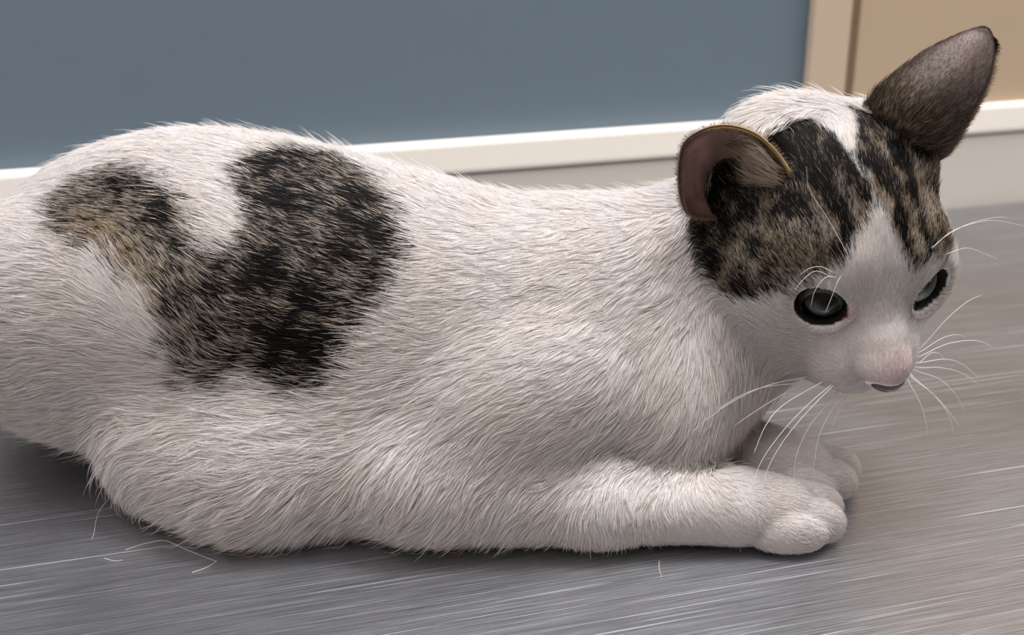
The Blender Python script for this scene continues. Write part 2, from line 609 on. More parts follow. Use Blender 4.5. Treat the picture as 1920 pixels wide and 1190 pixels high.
# ------------------------------------------------------------------ ears
def catmull(P, n):
    P = np.asarray(P, float)
    Q = np.concatenate([[2 * P[0] - P[1]], P, [2 * P[-1] - P[-2]]])
    out = []
    for t in np.linspace(0, len(P) - 1, n):
        i = min(int(t), len(P) - 2)
        u = t - i
        a, b_, c, d_ = Q[i], Q[i + 1], Q[i + 2], Q[i + 3]
        out.append(0.5 * (2 * b_ + (c - a) * u + (2 * a - 5 * b_ + 4 * c - d_) * u * u + (3 * b_ - a - 3 * c + d_) * u ** 3))
    return np.array(out)


def sheet(rows, nu, nv):
    R_ = [catmull(r, nu) for r in rows]
    R_ = np.array(R_)
    return np.stack([catmull(R_[:, j], nv) for j in range(nu)], 1)        # nv x nu x 3


def grid_normals(S_):
    du = np.gradient(S_, axis=1)
    dv = np.gradient(S_, axis=0)
    n = np.cross(du, dv)
    return n / (np.linalg.norm(n, axis=2, keepdims=True) + 1e-12)


def slab(S_, th):
    """closed thin solid around sheet S_; th may vary over the grid; side 0 = +normal"""
    nv, nu = S_.shape[:2]
    n = grid_normals(S_)
    A = S_ + n * (th[..., None] / 2)
    B = S_ - n * (th[..., None] / 2)
    V = np.concatenate([A.reshape(-1, 3), B.reshape(-1, 3)])
    F = []
    N_ = nu * nv
    for i in range(nv - 1):
        for j in range(nu - 1):
            q = (i * nu + j, i * nu + j + 1, (i + 1) * nu + j + 1, (i + 1) * nu + j)
            F.append(q)
            F.append(tuple(N_ + k for k in q[::-1]))
    rim = [(0, j) for j in range(nu)] + [(i, nu - 1) for i in range(1, nv)] + [(nv - 1, j) for j in range(nu - 2, -1, -1)] + [(i, 0) for i in range(nv - 2, 0, -1)]
    for k in range(len(rim)):
        a, b_ = rim[k], rim[(k + 1) % len(rim)]
        ia, ib = a[0] * nu + a[1], b_[0] * nu + b_[1]
        F.append((ib, ia, ia + N_, ib + N_))
    return V, np.array(F)


# far ear: its furred back is turned to the camera
NU, NV = 33, 41
far_rows = [
    [at(1600, 245, .424), at(1640, 275, .418), at(1690, 300, .414), at(1735, 308, .416), at(1752, 300, .422)],
    [at(1628, 186, .415), at(1672, 215, .404), at(1722, 246, .399), at(1762, 264, .404), at(1783, 268, .413)],
    [at(1672, 142, .413), at(1708, 164, .403), at(1755, 188, .398), at(1802, 206, .402), at(1822, 215, .411)],
    [at(1725, 103, .412), at(1758, 118, .404), at(1796, 137, .400), at(1834, 152, .403), at(1848, 163, .410)],
    [at(1775, 77, .411), at(1800, 84, .405), at(1828, 95, .403), at(1850, 108, .405), at(1859, 120, .410)],
    [at(1812, 63, .410), at(1826, 63, .407), at(1842, 67, .406), at(1854, 76, .407), at(1861, 88, .409)],
    [at(1832, 58, .409), at(1838, 57, .4085), at(1844, 58, .408), at(1850, 62, .408), at(1855, 69, .409)],
]
FS = sheet(far_rows, NU, NV)
uu, vv = np.meshgrid(np.linspace(0, 1, NU), np.linspace(0, 1, NV))
edge = np.clip(np.minimum(np.minimum(uu, 1 - uu) * 6, (1 - vv) * 6), 0, 1)
FV, FF = slab(FS, 0.0006 + 0.0014 * np.sqrt(edge))

# near ear: a bowl with its opening turned to the camera, its rim running round it
rim = [at(1362, 412, .408), at(1322, 412, .404), at(1290, 402, .397), at(1275, 372, .391), at(1271, 318, .388), at(1281, 268, .388),
       at(1315, 243, .390), at(1350, 234, .392), at(1388, 238, .3935), at(1427, 256, .394), at(1463, 292, .393), at(1490, 335, .391),
       at(1502, 366, .395), at(1482, 394, .403), at(1440, 408, .408), at(1400, 412, .410)]
nr = 64
loop = catmull(rim + [rim[0]], nr + 1)
deep = at(1338, 356, .418)
mid_c = at(1362, 340, .408)
rings = []
for t in np.linspace(0, 1, 18):
    cc = mid_c * (1 - t) + deep * t
    shrink = (1 - t) ** 0.85
    bul = np.array([0, 0.010, 0]) * math.sin(math.pi * min(1, t * 1.05)) * 0.9
    rings.append(deep * 0 + cc + (loop - cc) * max(shrink, 0.03) + bul)
NS = np.array(rings)
NVn, NUn = NS.shape[:2]
vvn = np.repeat(np.linspace(0, 1, NVn)[:, None], NUn, 1)
NVt, NFt = slab(NS, 0.0005 + 0.0014 * np.clip(vvn * 4, 0, 1))

ear_m, nt, b = mat_new('ear_skin')
at_ = nt.nodes.new('ShaderNodeAttribute')
at_.attribute_name = 'coat'
nt.links.new(at_.outputs['Color'], b.inputs['Base Color'])
b.inputs['Roughness'].default_value = 0.6
b.inputs['Subsurface Weight'].default_value = 0.25
b.inputs['Subsurface Radius'].default_value = (0.003, 0.0012, 0.0008)
far_ear = fast_mesh('ear', FV, FF, ear_m, body)
far_ear['label'] = 'upright ear seen from its grey-brown furred back with black tip'
near_ear = fast_mesh('ear', NVt, NFt, ear_m, body)
near_ear['label'] = 'ear folded back with pinkish hollow and tan rim'

# nose leather
NG = Field(np.arange(-1.3, 1.3, 0.03), np.arange(-1.3, 1.3, 0.03), np.arange(-1.3, 1.3, 0.03))
NG.ell((0, 0, 0), (0.50, 0.72, 0.42), k=0.1, pad=0.5)
NG.cone((0.0, 0, -0.1), (0.0, 0, -0.6), 0.34, 0.12, k=0.25, pad=0.5)
for sgn in (-1, 1):
    NG.cone((0.52, sgn * 0.36, -0.12), (0.28, sgn * 0.70, -0.02), 0.13, 0.08, k=0.05, op='cut', pad=0.5)
NG.cone((0.52, 0, -0.02), (0.40, 0, -0.6), 0.03, 0.05, k=0.05, op='cut', pad=0.5)
NVx, NFx = NG.nets()
nose_tilt = math.radians(12)
ct, st = math.cos(nose_tilt), math.sin(nose_tilt)
RT = np.array([[ct, 0, st], [0, 1, 0], [-st, 0, ct]])
NP = NVx * 0.92 @ RT.T + np.array([4.97, 0, -2.00])
NW = HO + (NP * 0.01) @ HR.T
nose_m, nt, b = mat_new('nose_leather')
at_ = nt.nodes.new('ShaderNodeAttribute')
at_.attribute_name = 'coat'
nt.links.new(at_.outputs['Color'], b.inputs['Base Color'])
b.inputs['Roughness'].default_value = 0.45
nose = fast_mesh('nose', NW, NFx, nose_m, body)
nd = np.minimum(*[np.linalg.norm((NVx - np.array([0.5, s_ * 0.45, -0.10])) / np.array([1, 1.5, 1]), axis=1) for s_ in (-1, 1)])
dark = np.clip(1.3 - nd / 0.18, 0, 1)[:, None]
low = np.clip((-NVx[:, 2] + 0.36) / 0.22, 0, 1)[:, None]
ncol = np.array([0.36, 0.21, 0.20]) * (1 - low) + np.array([0.055, 0.032, 0.030]) * low
colour_attr(nose.data, 'coat', ncol * (1 - dark) + np.array([0.015, 0.008, 0.008]) * dark)
nose['label'] = 'pinkish brown nose leather'

# ------------------------------------------------------------------ coat: markings, lie and length of the hair
bvh = BVHTree.FromPolygons([tuple(v) for v in V], [tuple(f) for f in Fc.tolist()])
HIC = np.array([960., 600.])


def surf_at(px, py):
    """where a picture position meets the bare body"""
    tgt = np.array([1560., 430.]) if px > 1250 else np.array([700., 640.])
    for k in range(40):
        h_ = bvh.ray_cast(Vector(CAM), Vector(ray(px, py)))
        if h_[0] is not None:
            return np.array(h_[0])
        px, py = px + (tgt[0] - px) * 0.02, py + (tgt[1] - py) * 0.02
    return at(px, py, 0.42)


def waves(scale, n, seed):
    r_ = np.random.default_rng(seed)
    K = r_.normal(size=(n, 3))
    K = K / np.linalg.norm(K, axis=1, keepdims=True) * (2 * math.pi / scale) * r_.uniform(0.6, 1.5, (n, 1))
    ph = r_.uniform(0, 6.28, n)
    return lambda P: np.sin(P @ K.T + ph).sum(1) / math.sqrt(n)


def to_head(P):
    return (P - HO) @ HR * 100


def chart_head(P):
    q = to_head(P) - np.array([-0.5, 0, 0])
    q = q / (np.linalg.norm(q, axis=1, keepdims=True) + 1e-9)
    return np.stack([q[:, 1], q[:, 2]], 1) / (1.05 + q[:, 0:1])


def chart_body(P):
    return np.stack([P[:, 0], np.arctan2(P[:, 2] - 0.045, 0.44 - P[:, 1]) * 0.06], 1)


def inside(poly, Q):
    """signed: > 0 inside, size = distance to the outline"""
    poly = np.asarray(poly)
    c = np.zeros(len(Q), bool)
    dmin = np.full(len(Q), 9.0)
    for i in range(len(poly)):
        a, b_ = poly[i], poly[(i + 1) % len(poly)]
        cond = (a[1] > Q[:, 1]) != (b_[1] > Q[:, 1])
        xx = (b_[0] - a[0]) * (Q[:, 1] - a[1]) / (b_[1] - a[1] + 1e-12) + a[0]
        c ^= cond & (Q[:, 0] < xx)
        e_ = b_ - a
        t = np.clip(((Q - a) @ e_) / (e_ @ e_ + 1e-12), 0, 1)
        dmin = np.minimum(dmin, np.linalg.norm(Q - a - t[:, None] * e_, axis=1))
    return np.where(c, dmin, -dmin)


def poly(chart, pts):
    return chart(np.array([surf_at(*p) for p in pts]))


P_FLANK = poly(chart_body, [(110, 385), (165, 335), (235, 306), (310, 330), (365, 375), (380, 430), (388, 470), (430, 485), (478, 470), (488, 420), (475, 370),
                            (462, 320), (500, 290), (580, 290), (660, 305), (720, 335), (765, 385), (785, 450), (772, 520), (740, 580), (690, 610),
                            (668, 650), (655, 700), (600, 745), (540, 722), (490, 700), (430, 722), (355, 700), (322, 645), (312, 590), (285, 555), (225, 510), (150, 455)])
P_NEAR = poly(chart_head, [(1645, 388), (1634, 420), (1612, 450), (1598, 480), (1582, 505), (1560, 520), (1530, 530), (1500, 540), (1485, 556), (1450, 562),
                           (1405, 572), (1365, 562), (1335, 530), (1310, 490), (1293, 450), (1280, 400), (1268, 340), (1290, 270), (1350, 225), (1425, 203), (1470, 206),
                           (1520, 226), (1560, 256), (1585, 285), (1604, 312), (1632, 350)])
P_FAR = poly(chart_head, [(1648, 390), (1662, 420), (1680, 455), (1698, 500), (1712, 515), (1740, 500), (1766, 500), (1784, 470), (1784, 420), (1775, 360),
                          (1765, 300), (1740, 250), (1700, 215), (1640, 190), (1610, 196), (1614, 235), (1608, 270), (1608, 312), (1633, 351)])
DARKS = [((520, 320), 30), ((560, 380), 28), ((700, 385), 26), ((735, 440), 22), ((520, 520), 28), ((610, 560), 24), ((560, 650), 30), ((630, 655), 26), ((545, 700), 20),
         ((260, 345), 26), ((330, 400), 20), ((590, 300), 30), ((680, 480), 18), ((340, 600), 16), ((430, 560), 16)]
DARKS = [(surf_at(*p), r_ / 4800) for p, r_ in DARKS]
TANS = [((215, 450), 30), ((250, 500), 28), ((285, 540), 22), ((300, 580), 16), ((190, 420), 22)]
TANS = [(surf_at(*p), r_ / 4800) for p, r_ in TANS]
HDARKS = [((1350, 375), 40), ((1310, 385), 26), ((1400, 395), 26), ((1500, 270), 45), ((1540, 320), 45), ((1570, 380), 26), ((1455, 225), 26), ((1360, 420), 34), ((1315, 440), 30), ((1330, 500), 26), ((1400, 555), 22),
          ((1585, 480), 12), ((1640, 240), 22), ((1660, 330), 20), ((1700, 360), 16), ((1730, 300), 18), ((1690, 425), 12), ((1745, 470), 10), ((1480, 400), 24),
          ((1420, 470), 16), ((1450, 555), 14), ((1590, 340), 18), ((1680, 290), 18), ((1560, 290), 24)]
HDARKS = [(surf_at(*p), r_ / 5000) for p, r_ in HDARKS]
n_a, n_b, n_c, n_d, n_e = waves(0.012, 14, 1), waves(0.004, 20, 2), waves(0.03, 10, 3), waves(0.0016, 24, 4), waves(0.006, 16, 5)


def gauss_max(P, spots, sx=1.0):
    o = np.zeros(len(P))
    for c, r_ in spots:
        o = np.maximum(o, np.exp(-((P - c) ** 2).sum(1) / (2 * (r_ * sx) ** 2)))
    return o


def is_head(P):
    q = to_head(P) - np.array([-0.3, 0, -0.1])
    m_ = q - np.array([3.6, 0, -1.5])
    return np.maximum(np.clip((4.9 - np.linalg.norm(q * np.array([1, 0.95, 1.0]), axis=1)) / 0.5, 0, 1),
                      np.clip((2.9 - np.linalg.norm(m_, axis=1)) / 0.5, 0, 1))


def markings(P, jit):
    """tabby cover 0..1, blackness 0..1, tan 0..1"""
    hw = is_head(P) > 0.5
    wob = n_a(P) * 0.0008 + n_b(P) * 0.0006
    cb = inside(P_FLANK, chart_body(P) + jit * 0.0016)
    cov_b = np.clip(0.5 + (cb + wob) / 0.0075, 0, 1) * (P[:, 1] < 0.475)
    Hc = to_head(P)
    ch = chart_head(P) + jit * 0.012
    nearp = inside(P_NEAR, ch)
    farp = inside(P_FAR, ch)
    mir = ch * np.array([-1, 1])
    mirp = np.where(ch[:, 0] > P_FAR[:, 0].max() - 0.25, inside(P_NEAR, mir), -9)
    ch_ = np.maximum(np.maximum(nearp, farp), mirp)
    cov_h = np.clip(0.5 + (ch_ + n_b(P) * 0.006) / 0.035, 0, 1)
    cov = np.where(hw, cov_h, cov_b)
    bl_b = gauss_max(P, DARKS) * 0.60 + 0.14 * n_a(P) + 0.14 * n_e(P) + 0.42 + 0.07 * np.clip((P[:, 0] + 0.10) / 0.02, -1, 1)
    forehead = np.clip((Hc[:, 2] - 0.9) / 0.8, 0, 1) * np.clip((2.6 - np.abs(Hc[:, 1])) / 0.6, 0, 1)
    stripe = np.clip(np.sin(np.abs(Hc[:, 1]) * (7.4 - 0.5 * Hc[:, 2]) + 0.8 * n_c(P) + 0.5 * n_a(P) - 1.2) * 1.2 + 0.1, -0.4, 1)
    bl_h = gauss_max(P, HDARKS) * 0.75 + 0.16 * n_a(P) + 0.12 * n_e(P) + 0.36 + forehead * stripe * 0.5
    black = np.clip(np.where(hw, bl_h, bl_b), 0, 1)
    tan_ = np.where(hw, 0.55 + 0.2 * n_a(P), 0.15 + gauss_max(P, TANS) * 0.6 + 0.1 * n_a(P))
    black = np.where(hw, black, black * (1 - np.clip(gauss_max(P, TANS) * 1.5, 0, 1)))
    return cov, black, np.clip(tan_, 0, 1)


# lie of the coat: place, direction (right, up), hair length in mm, lift 0..1
LIE = [(60, 350, -1, -.4, 10, .22), (200, 275, -1, -.1, 10, .22), (400, 245, -1, .15, 10, .25), (650, 280, -.9, .25, 10, .3), (900, 335, -1, .2, 9, .25), (1150, 375, -1, .1, 9, .25),
       (1225, 360, -.8, .3, 9, .3), (550, 330, -1, .25, 9, .15), (700, 400, -1, .3, 9, .15), (500, 550, -1, .3, 9, .15), (700, 600, -1, .12, 9, .15), (600, 680, -1, .2, 9, .18),
       (400, 440, -1, .45, 9, .15), (260, 360, -1, .25, 9, .15), (320, 560, -.75, .75, 9, .15), (220, 500, -.7, .7, 9, .15), (120, 420, -1, .2, 10, .2), (150, 620, -1, .3, 10, .2),
       (60, 560, -1, .05, 10, .2), (100, 740, -1, -.2, 12, .25), (250, 740, -1, .05, 11, .2), (50, 820, -.8, -.6, 13, .4), (180, 870, -.8, -.6, 13, .4), (300, 850, -1, -.2, 12, .25),
       (450, 800, -1, .05, 11, .2), (600, 820, -1, -.1, 11, .2), (380, 950, -.8, -.5, 13, .35), (430, 1010, -.8, -.6, 14, .45), (560, 960, -.7, -.7, 13, .3), (650, 1010, -.5, -.9, 12, .4),
       (700, 920, -.6, -.8, 11, .25), (850, 480, -1, -.15, 9, .15), (1000, 430, -1, -.3, 9, .15), (900, 650, -1, -.35, 9, .15), (760, 760, -1, -.3, 10, .18), (780, 880, -.5, -.85, 10, .25),
       (850, 800, -.85, -.6, 9, .2), (1000, 720, -1, -.4, 9, .15), (1100, 850, -.85, -.5, 9, .18), (1000, 900, -.8, -.55, 9, .2), (950, 980, -.4, -.9, 9, .3), (850, 1010, -.3, -1, 10, .4),
       (1150, 600, -.9, -.6, 9, .15), (1230, 700, -.5, -.9, 9, .18), (1240, 480, -.6, -.8, 9, .18), (1120, 480, -1, -.4, 9, .15), (1350, 720, -.15, -1, 9, .2), (1440, 760, 0, -1, 8, .2),
       (1300, 830, -.4, -1, 9, .2), (1370, 870, -.2, -1, 7, .2), (1220, 900, -.6, -.8, 8, .2), (1150, 980, .2, -1, 6, .3), (1280, 990, .4, -.9, 4.5, .25), (1380, 960, .7, -.7, 3.5, .2),
       (1480, 930, 1, -.2, 3.6, .2), (1480, 1000, .9, -.4, 3.6, .25), (1550, 970, 1, -.5, 3.2, .25), (1500, 860, 1, .05, 3.5, .2), (1580, 890, 1, -.3, 3, .2), (1430, 870, .9, .2, 4, .2)]
LP = np.array([surf_at(a[0], a[1]) for a in LIE])
LD = np.array([RIGHT * a[2] + UP * a[3] for a in LIE])
LG = G.grad(LP)
LD = LD - (LD * LG).sum(1, keepdims=True) * LG
LD /= np.linalg.norm(LD, axis=1, keepdims=True)
LL = np.array([a[4] * (0.75 if a[4] < 5 else 1) for a in LIE]) * 0.001
LF = np.array([a[5] for a in LIE])
NOSE = hd(5.2, 0, -2.3)


def lie(P):
    d2 = ((P[:, None, :] - LP[None]) ** 2).sum(2)
    m_ = d2.min(1, keepdims=True)
    wt = np.exp(-(d2 - m_) / (2 * 0.010 ** 2)) / (0.0004 + d2)
    wt /= wt.sum(1, keepdims=True)
    D = wt @ LD
    ln = wt @ LL
    lf = wt @ LF
    q = to_head(P)
    hd_ = P - NOSE
    hd_ = hd_ / (np.linalg.norm(hd_, axis=1, keepdims=True) + 1e-9)
    dn = np.linalg.norm(P - NOSE, axis=1) * 100
    hl = np.clip(0.9 + dn * 0.68, 1.0, 4.4) * 0.001
    hl = hl * (1 + 0.9 * np.clip((-1.0 - q[:, 0]) / 2, 0, 1))
    brg = np.exp(-((q - np.array([4.7, 0, -1.4])) ** 2 / np.array([1.2, 0.7, 0.9])).sum(1))
    hl = hl * (1 - 0.4 * brg)
    eo_ = eye_open(q)
    for _s, cen_, out_, _a, _b in EYES:
        c_ = hd(*(cen_ + out_ * 0.6))
        v_ = P - c_
        v_ = v_ / (np.linalg.norm(v_, axis=1, keepdims=True) + 1e-9)
        near_ = (np.linalg.norm(P - c_, axis=1) < 0.025)[:, None]
        hd_ = hd_ + v_ * near_ * (2.2 * np.exp(-(np.clip(eo_, 0, 9) / 0.30) ** 2))[:, None]
    hw = is_head(P)
    hw = hw * hw * (3 - 2 * hw)
    D = D * (1 - hw[:, None]) + hd_ * hw[:, None]
    ln = ln * (1 - hw) + hl * hw
    lf = lf * (1 - hw) + 0.22 * hw
    return D, ln, lf


def chunked(fn, P, n=60000):
    outs = [fn(P[i:i + n]) for i in range(0, len(P), n)]
    return tuple(np.concatenate([o_[k] for o_ in outs]) for k in range(len(outs[0])))


# undercoat colour of the skin itself
c0, b0, t0_ = markings(V, np.zeros((len(V), 2)))
WHITE = np.array([0.83, 0.785, 0.782])
PINK = np.array([0.50, 0.27, 0.27])
SKIN = WHITE[None] * np.ones((len(V), 1))
Hv = to_head(V)
pk = np.exp(-((Hv - np.array([4.9, 0, -1.5])) ** 2 / np.array([0.5, 0.45, 0.5])).sum(1))
CORNER = to_head(surf_at(1593, 588))
corner = np.exp(-((Hv - CORNER) ** 2).sum(1) / 0.20)
pk = np.clip(pk * 0.55 + corner * 0.9, 0, 1)[:, None]
SKIN = SKIN * (1 - pk) + PINK * pk
TABBY = np.array([0.030, 0.022, 0.018])
SKIN = SKIN * (1 - c0[:, None]) + TABBY * c0[:, None]
eo = eye_open(Hv)
rim_ = (np.clip((0.07 - eo) / 0.03, 0, 1) * (Hv[:, 0] > 1.2))[:, None]
SKIN = SKIN * (1 - rim_) + np.array([0.012, 0.009, 0.009]) * rim_
tear = np.clip(1.4 - np.linalg.norm((Hv - to_head(surf_at(1587, 593))) * np.array([1, 1.3, 0.8]), axis=1) / 0.10, 0, 1)[:, None]
SKIN = SKIN * (1 - tear) + np.array([0.06, 0.008, 0.008]) * tear
colour_attr(body.data, 'coat', SKIN)


# ------------------------------------------------------------------ hair
hair_m, nt, b = mat_new('cat_hair')
at_ = nt.nodes.new('ShaderNodeAttribute')
at_.attribute_name = 'coat'
an = nt.nodes.new('ShaderNodeAttribute')
an.attribute_name = 'nrm'
geo = nt.nodes.new('ShaderNodeNewGeometry')
mixn = nt.nodes.new('ShaderNodeMix')
mixn.data_type = 'VECTOR'
mixn.inputs[0].default_value = 0.68
nt.links.new(geo.outputs['Normal'], mixn.inputs[4])
nt.links.new(an.outputs['Vector'], mixn.inputs[5])
nn = nt.nodes.new('ShaderNodeVectorMath')
nn.operation = 'NORMALIZE'
nt.links.new(mixn.outputs[1], nn.inputs[0])
nt.links.new(at_.outputs['Color'], b.inputs['Base Color'])
nt.links.new(nn.outputs['Vector'], b.inputs['Normal'])
b.inputs['Roughness'].default_value = 0.5
b.inputs['Specular IOR Level'].default_value = 0.12
tr = nt.nodes.new('ShaderNodeBsdfTranslucent')
nt.links.new(at_.outputs['Color'], tr.inputs['Color'])
nt.links.new(nn.outputs['Vector'], tr.inputs['Normal'])
ms = nt.nodes.new('ShaderNodeMixShader')
ms.inputs[0].default_value = 0.28
nt.links.new(b.outputs[0], ms.inputs[1])
nt.links.new(tr.outputs[0], ms.inputs[2])
nt.links.new(ms.outputs[0], nt.nodes['Material Output'].inputs['Surface'])


def hair_obj(name, PTS, RAD, COLR, NRM, parent):
    """PTS n x k x 3, RAD n x k, COLR n x k x 3, NRM n x 3"""
    n, k = PTS.shape[:2]
    cu = bpy.data.hair_curves.new(name)
    cu.add_curves([k] * n)
    cu.attributes['position'].data.foreach_set('vector', np.ascontiguousarray(PTS, np.float32).ravel())
    ra = cu.attributes.get('radius') or cu.attributes.new('radius', 'FLOAT', 'POINT')
    ra.data.foreach_set('value', np.ascontiguousarray(RAD, np.float32).ravel())
    ca = cu.attributes.new('coat', 'FLOAT_COLOR', 'POINT')
    buf = np.ones((n * k, 4), np.float32)
    buf[:, :3] = COLR.reshape(-1, 3)
    ca.data.foreach_set('color', buf.ravel())
    na = cu.attributes.new('nrm', 'FLOAT_VECTOR', 'CURVE')
    na.data.foreach_set('vector', np.ascontiguousarray(NRM, np.float32).ravel())
    cu.materials.append(hair_m)
    o_ = bpy.data.objects.new(name, cu)
    COL.objects.link(o_)
    o_.parent = parent
    return o_


def scatter(V, F3, dens):
    """random points on triangles, dens = hairs per m2 per triangle"""
    a, b_, c = V[F3[:, 0]], V[F3[:, 1]], V[F3[:, 2]]
    ar = np.linalg.norm(np.cross(b_ - a, c - a), axis=1) / 2
    lam = ar * dens
    cum = np.cumsum(lam)
    n = int(cum[-1])
    f = np.searchsorted(cum, rng.random(n) * cum[-1])
    f = np.clip(f, 0, len(F3) - 1)
    u, v = rng.random(n), rng.random(n)
    fl = u + v > 1
    u[fl], v[fl] = 1 - u[fl], 1 - v[fl]
    return a[f] + (b_[f] - a[f]) * u[:, None] + (c[f] - a[f]) * v[:, None], f


def hair_colour(cov, black, tan_, n, K, P):
    """agouti hairs inside the markings, white hairs outside"""
    s_ = np.linspace(0, 1, K)[None, :, None]
    isd = rng.random(n) < cov
    wv = rng.normal(0, 0.035, n) * (1 + 1.6 * is_head(P)) + 0.02 * n_e(P) + 0.03 * is_head(P) * n_d(P)
    warm = np.clip(0.5 + 0.5 * n_c(P), 0, 1)
    wc = WHITE[None] * (1 + wv[:, None]) * (1 - warm[:, None] * np.array([0.0, 0.015, 0.05]))
    white = np.repeat(np.clip(wc, 0, 0.93)[:, None, :], K, 1)
    tn = np.clip(tan_ + rng.normal(0, 0.15, n), 0, 1)[:, None]
    band = (np.array([0.64, 0.56, 0.50]) * (1 - tn) + np.array([0.58, 0.42, 0.26]) * tn) * rng.uniform(0.6, 1.15, (n, 1))
    base = np.array([0.030, 0.024, 0.020])
    blk = np.array([0.007, 0.006, 0.006])
    isb = rng.random(n) < np.clip(black * 0.95 + 0.10, 0, 0.95)
    m1 = rng.uniform(0.28, 0.58, n)[:, None, None]
    m2 = rng.uniform(0.80, 1.02, n)[:, None, None]
    up = np.clip((s_ - m1) / 0.18, 0, 1)
    dn = np.clip((s_ - m2) / 0.1, 0, 1)
    ago = base * (1 - up) + band[:, None, :] * up
    ago = ago * (1 - dn) + blk * dn
    dark = np.where(isb[:, None, None], blk * rng.uniform(0.6, 2.2, (n, 1, 1)), ago)
    return np.where(isd[:, None, None], dark, white)


print('setup', time.time() - T0)
K = 7
tri = V[Fc]
tc3 = tri.mean(1)
tn3 = np.cross(tri[:, 1] - tri[:, 0], tri[:, 2] - tri[:, 0])
tn3 /= np.linalg.norm(tn3, axis=1, keepdims=True) + 1e-12
D_, L_, lf_ = chunked(lie, tc3)
hq = to_head(tc3)
dens = 4.6e6 * np.clip((0.009 / L_), 0.7, 3.6)
dens *= np.where(is_head(tc3) > 0.5, 1.6, 1.0)
vdir = CAM - tc3
vdir /= np.linalg.norm(vdir, axis=1, keepdims=True)
facing = (vdir * tn3).sum(1)
dens *= np.where(facing > -0.25, 1.0, 0.22)              # thinner on the side nobody can see from here
dens *= (tc3[:, 2] > 0.0018)
dens *= ~((eye_open(hq) < 0.035) & (hq[:, 0] > 1.2))
nz_ = np.linalg.norm((hq - np.array([5.0, 0, -2.12])) / np.array([0.55, 0.78, 0.40]), axis=1)
dens *= nz_ > 1.0
dens *= 1 - 0.97 * np.exp(-((hq - CORNER) ** 2).sum(1) / 0.16)
P0, fi = scatter(V, Fc, dens)
n = len(P0)
print('hairs', n, time.time() - T0)
N0 = G.grad(P0)
jit = rng.normal(size=(n, 2))
cov, blk_, tn_ = chunked(lambda q: markings(q[:, :3], q[:, 3:]), np.concatenate([P0, jit], 1))
D, L, lf = chunked(lie, P0)
L = L * rng.uniform(0.65, 1.15, n)
long_ = rng.random(n) < 0.02
L = np.where(long_, L * 1.35, L)
lf = np.where(long_, lf * 1.6, lf)
turn = 0.16 * n_a(P0) + 0.10 * n_e(P0) + rng.normal(0, 0.10, n)
PTS = np.zeros((n, K, 3))
p = P0.copy()
PTS[:, 0] = p - N0 * 0.0006
g = N0
for s_ in range(1, K):
    if s_ in (3, 5):
        D = chunked(lambda q: lie(q)[:1], p)[0]
    t = D - (D * g).sum(1, keepdims=True) * g
    t /= np.linalg.norm(t, axis=1, keepdims=True) + 1e-9
    side = np.cross(g, t)
    t = t * np.cos(turn)[:, None] + side * np.sin(turn)[:, None]
    p = p + t * (L / (K - 1))[:, None]
    hgt = lf * L * (s_ / (K - 1)) ** 0.75 * (1 + 0.25 * np.sin(jit[:, 0] * 3))
    g = G.grad(p)
    p = p + g * (hgt - G.sample(p))[:, None]
    PTS[:, s_] = p
# hairs gather into small locks
ng = max(n // 26, 10)
gi = rng.choice(n, ng, replace=False)
kd = kdtree.KDTree(ng)
for i, j in enumerate(gi):
    kd.insert(P0[j], i)
kd.balance()
near = np.array([kd.find(q)[1] for q in P0.tolist()])
lock = gi[near]
cl = (rng.uniform(0.15, 0.75, ng)[near])[:, None, None] * (np.linspace(0, 1, K) ** 1.6)[None, :, None]
lenr = (L / L[lock])[:, None, None]
off = PTS[lock] - PTS[lock][:, :1]
tgt = PTS[lock][:, :1] * 0.85 + PTS[:, :1] * 0.15 + off * np.clip(lenr, 0.5, 1.3)
PTS = PTS * (1 - cl) + tgt * cl
PTS[:, :, 2] = np.maximum(PTS[:, :, 2], 0.0002)
print('groomed', time.time() - T0)
taper = np.array([1, 1, 0.95, 0.85, 0.7, 0.45, 0.12])
rad = 0.000072 * np.clip(L / 0.008, 0.60, 1.1)
rad = rad * (1 - 0.28 * is_head(P0))
RAD = rad[:, None] * taper[None] * rng.uniform(0.8, 1.25, (n, 1))
RAD *= 1.15
CO = hair_colour(cov, blk_, tn_, n, K, P0)
pkh = np.clip(np.exp(-((to_head(P0) - np.array([4.9, 0, -1.5])) ** 2 / np.array([0.6, 0.6, 0.6])).sum(1)) * 0.8, 0, 1)[:, None, None]
CO = CO * (1 - pkh) + CO * np.array([0.98, 0.80, 0.81]) * pkh
fur = hair_obj('fur', PTS, RAD, CO, N0, body)
fur['label'] = 'white coat with dark tabby patches on flank and head'
print('fur', time.time() - T0)

# ear hair -------------------------------------------------------------------
def lerp(a, b_, t):
    return np.asarray(a) * (1 - t) + np.asarray(b_) * t


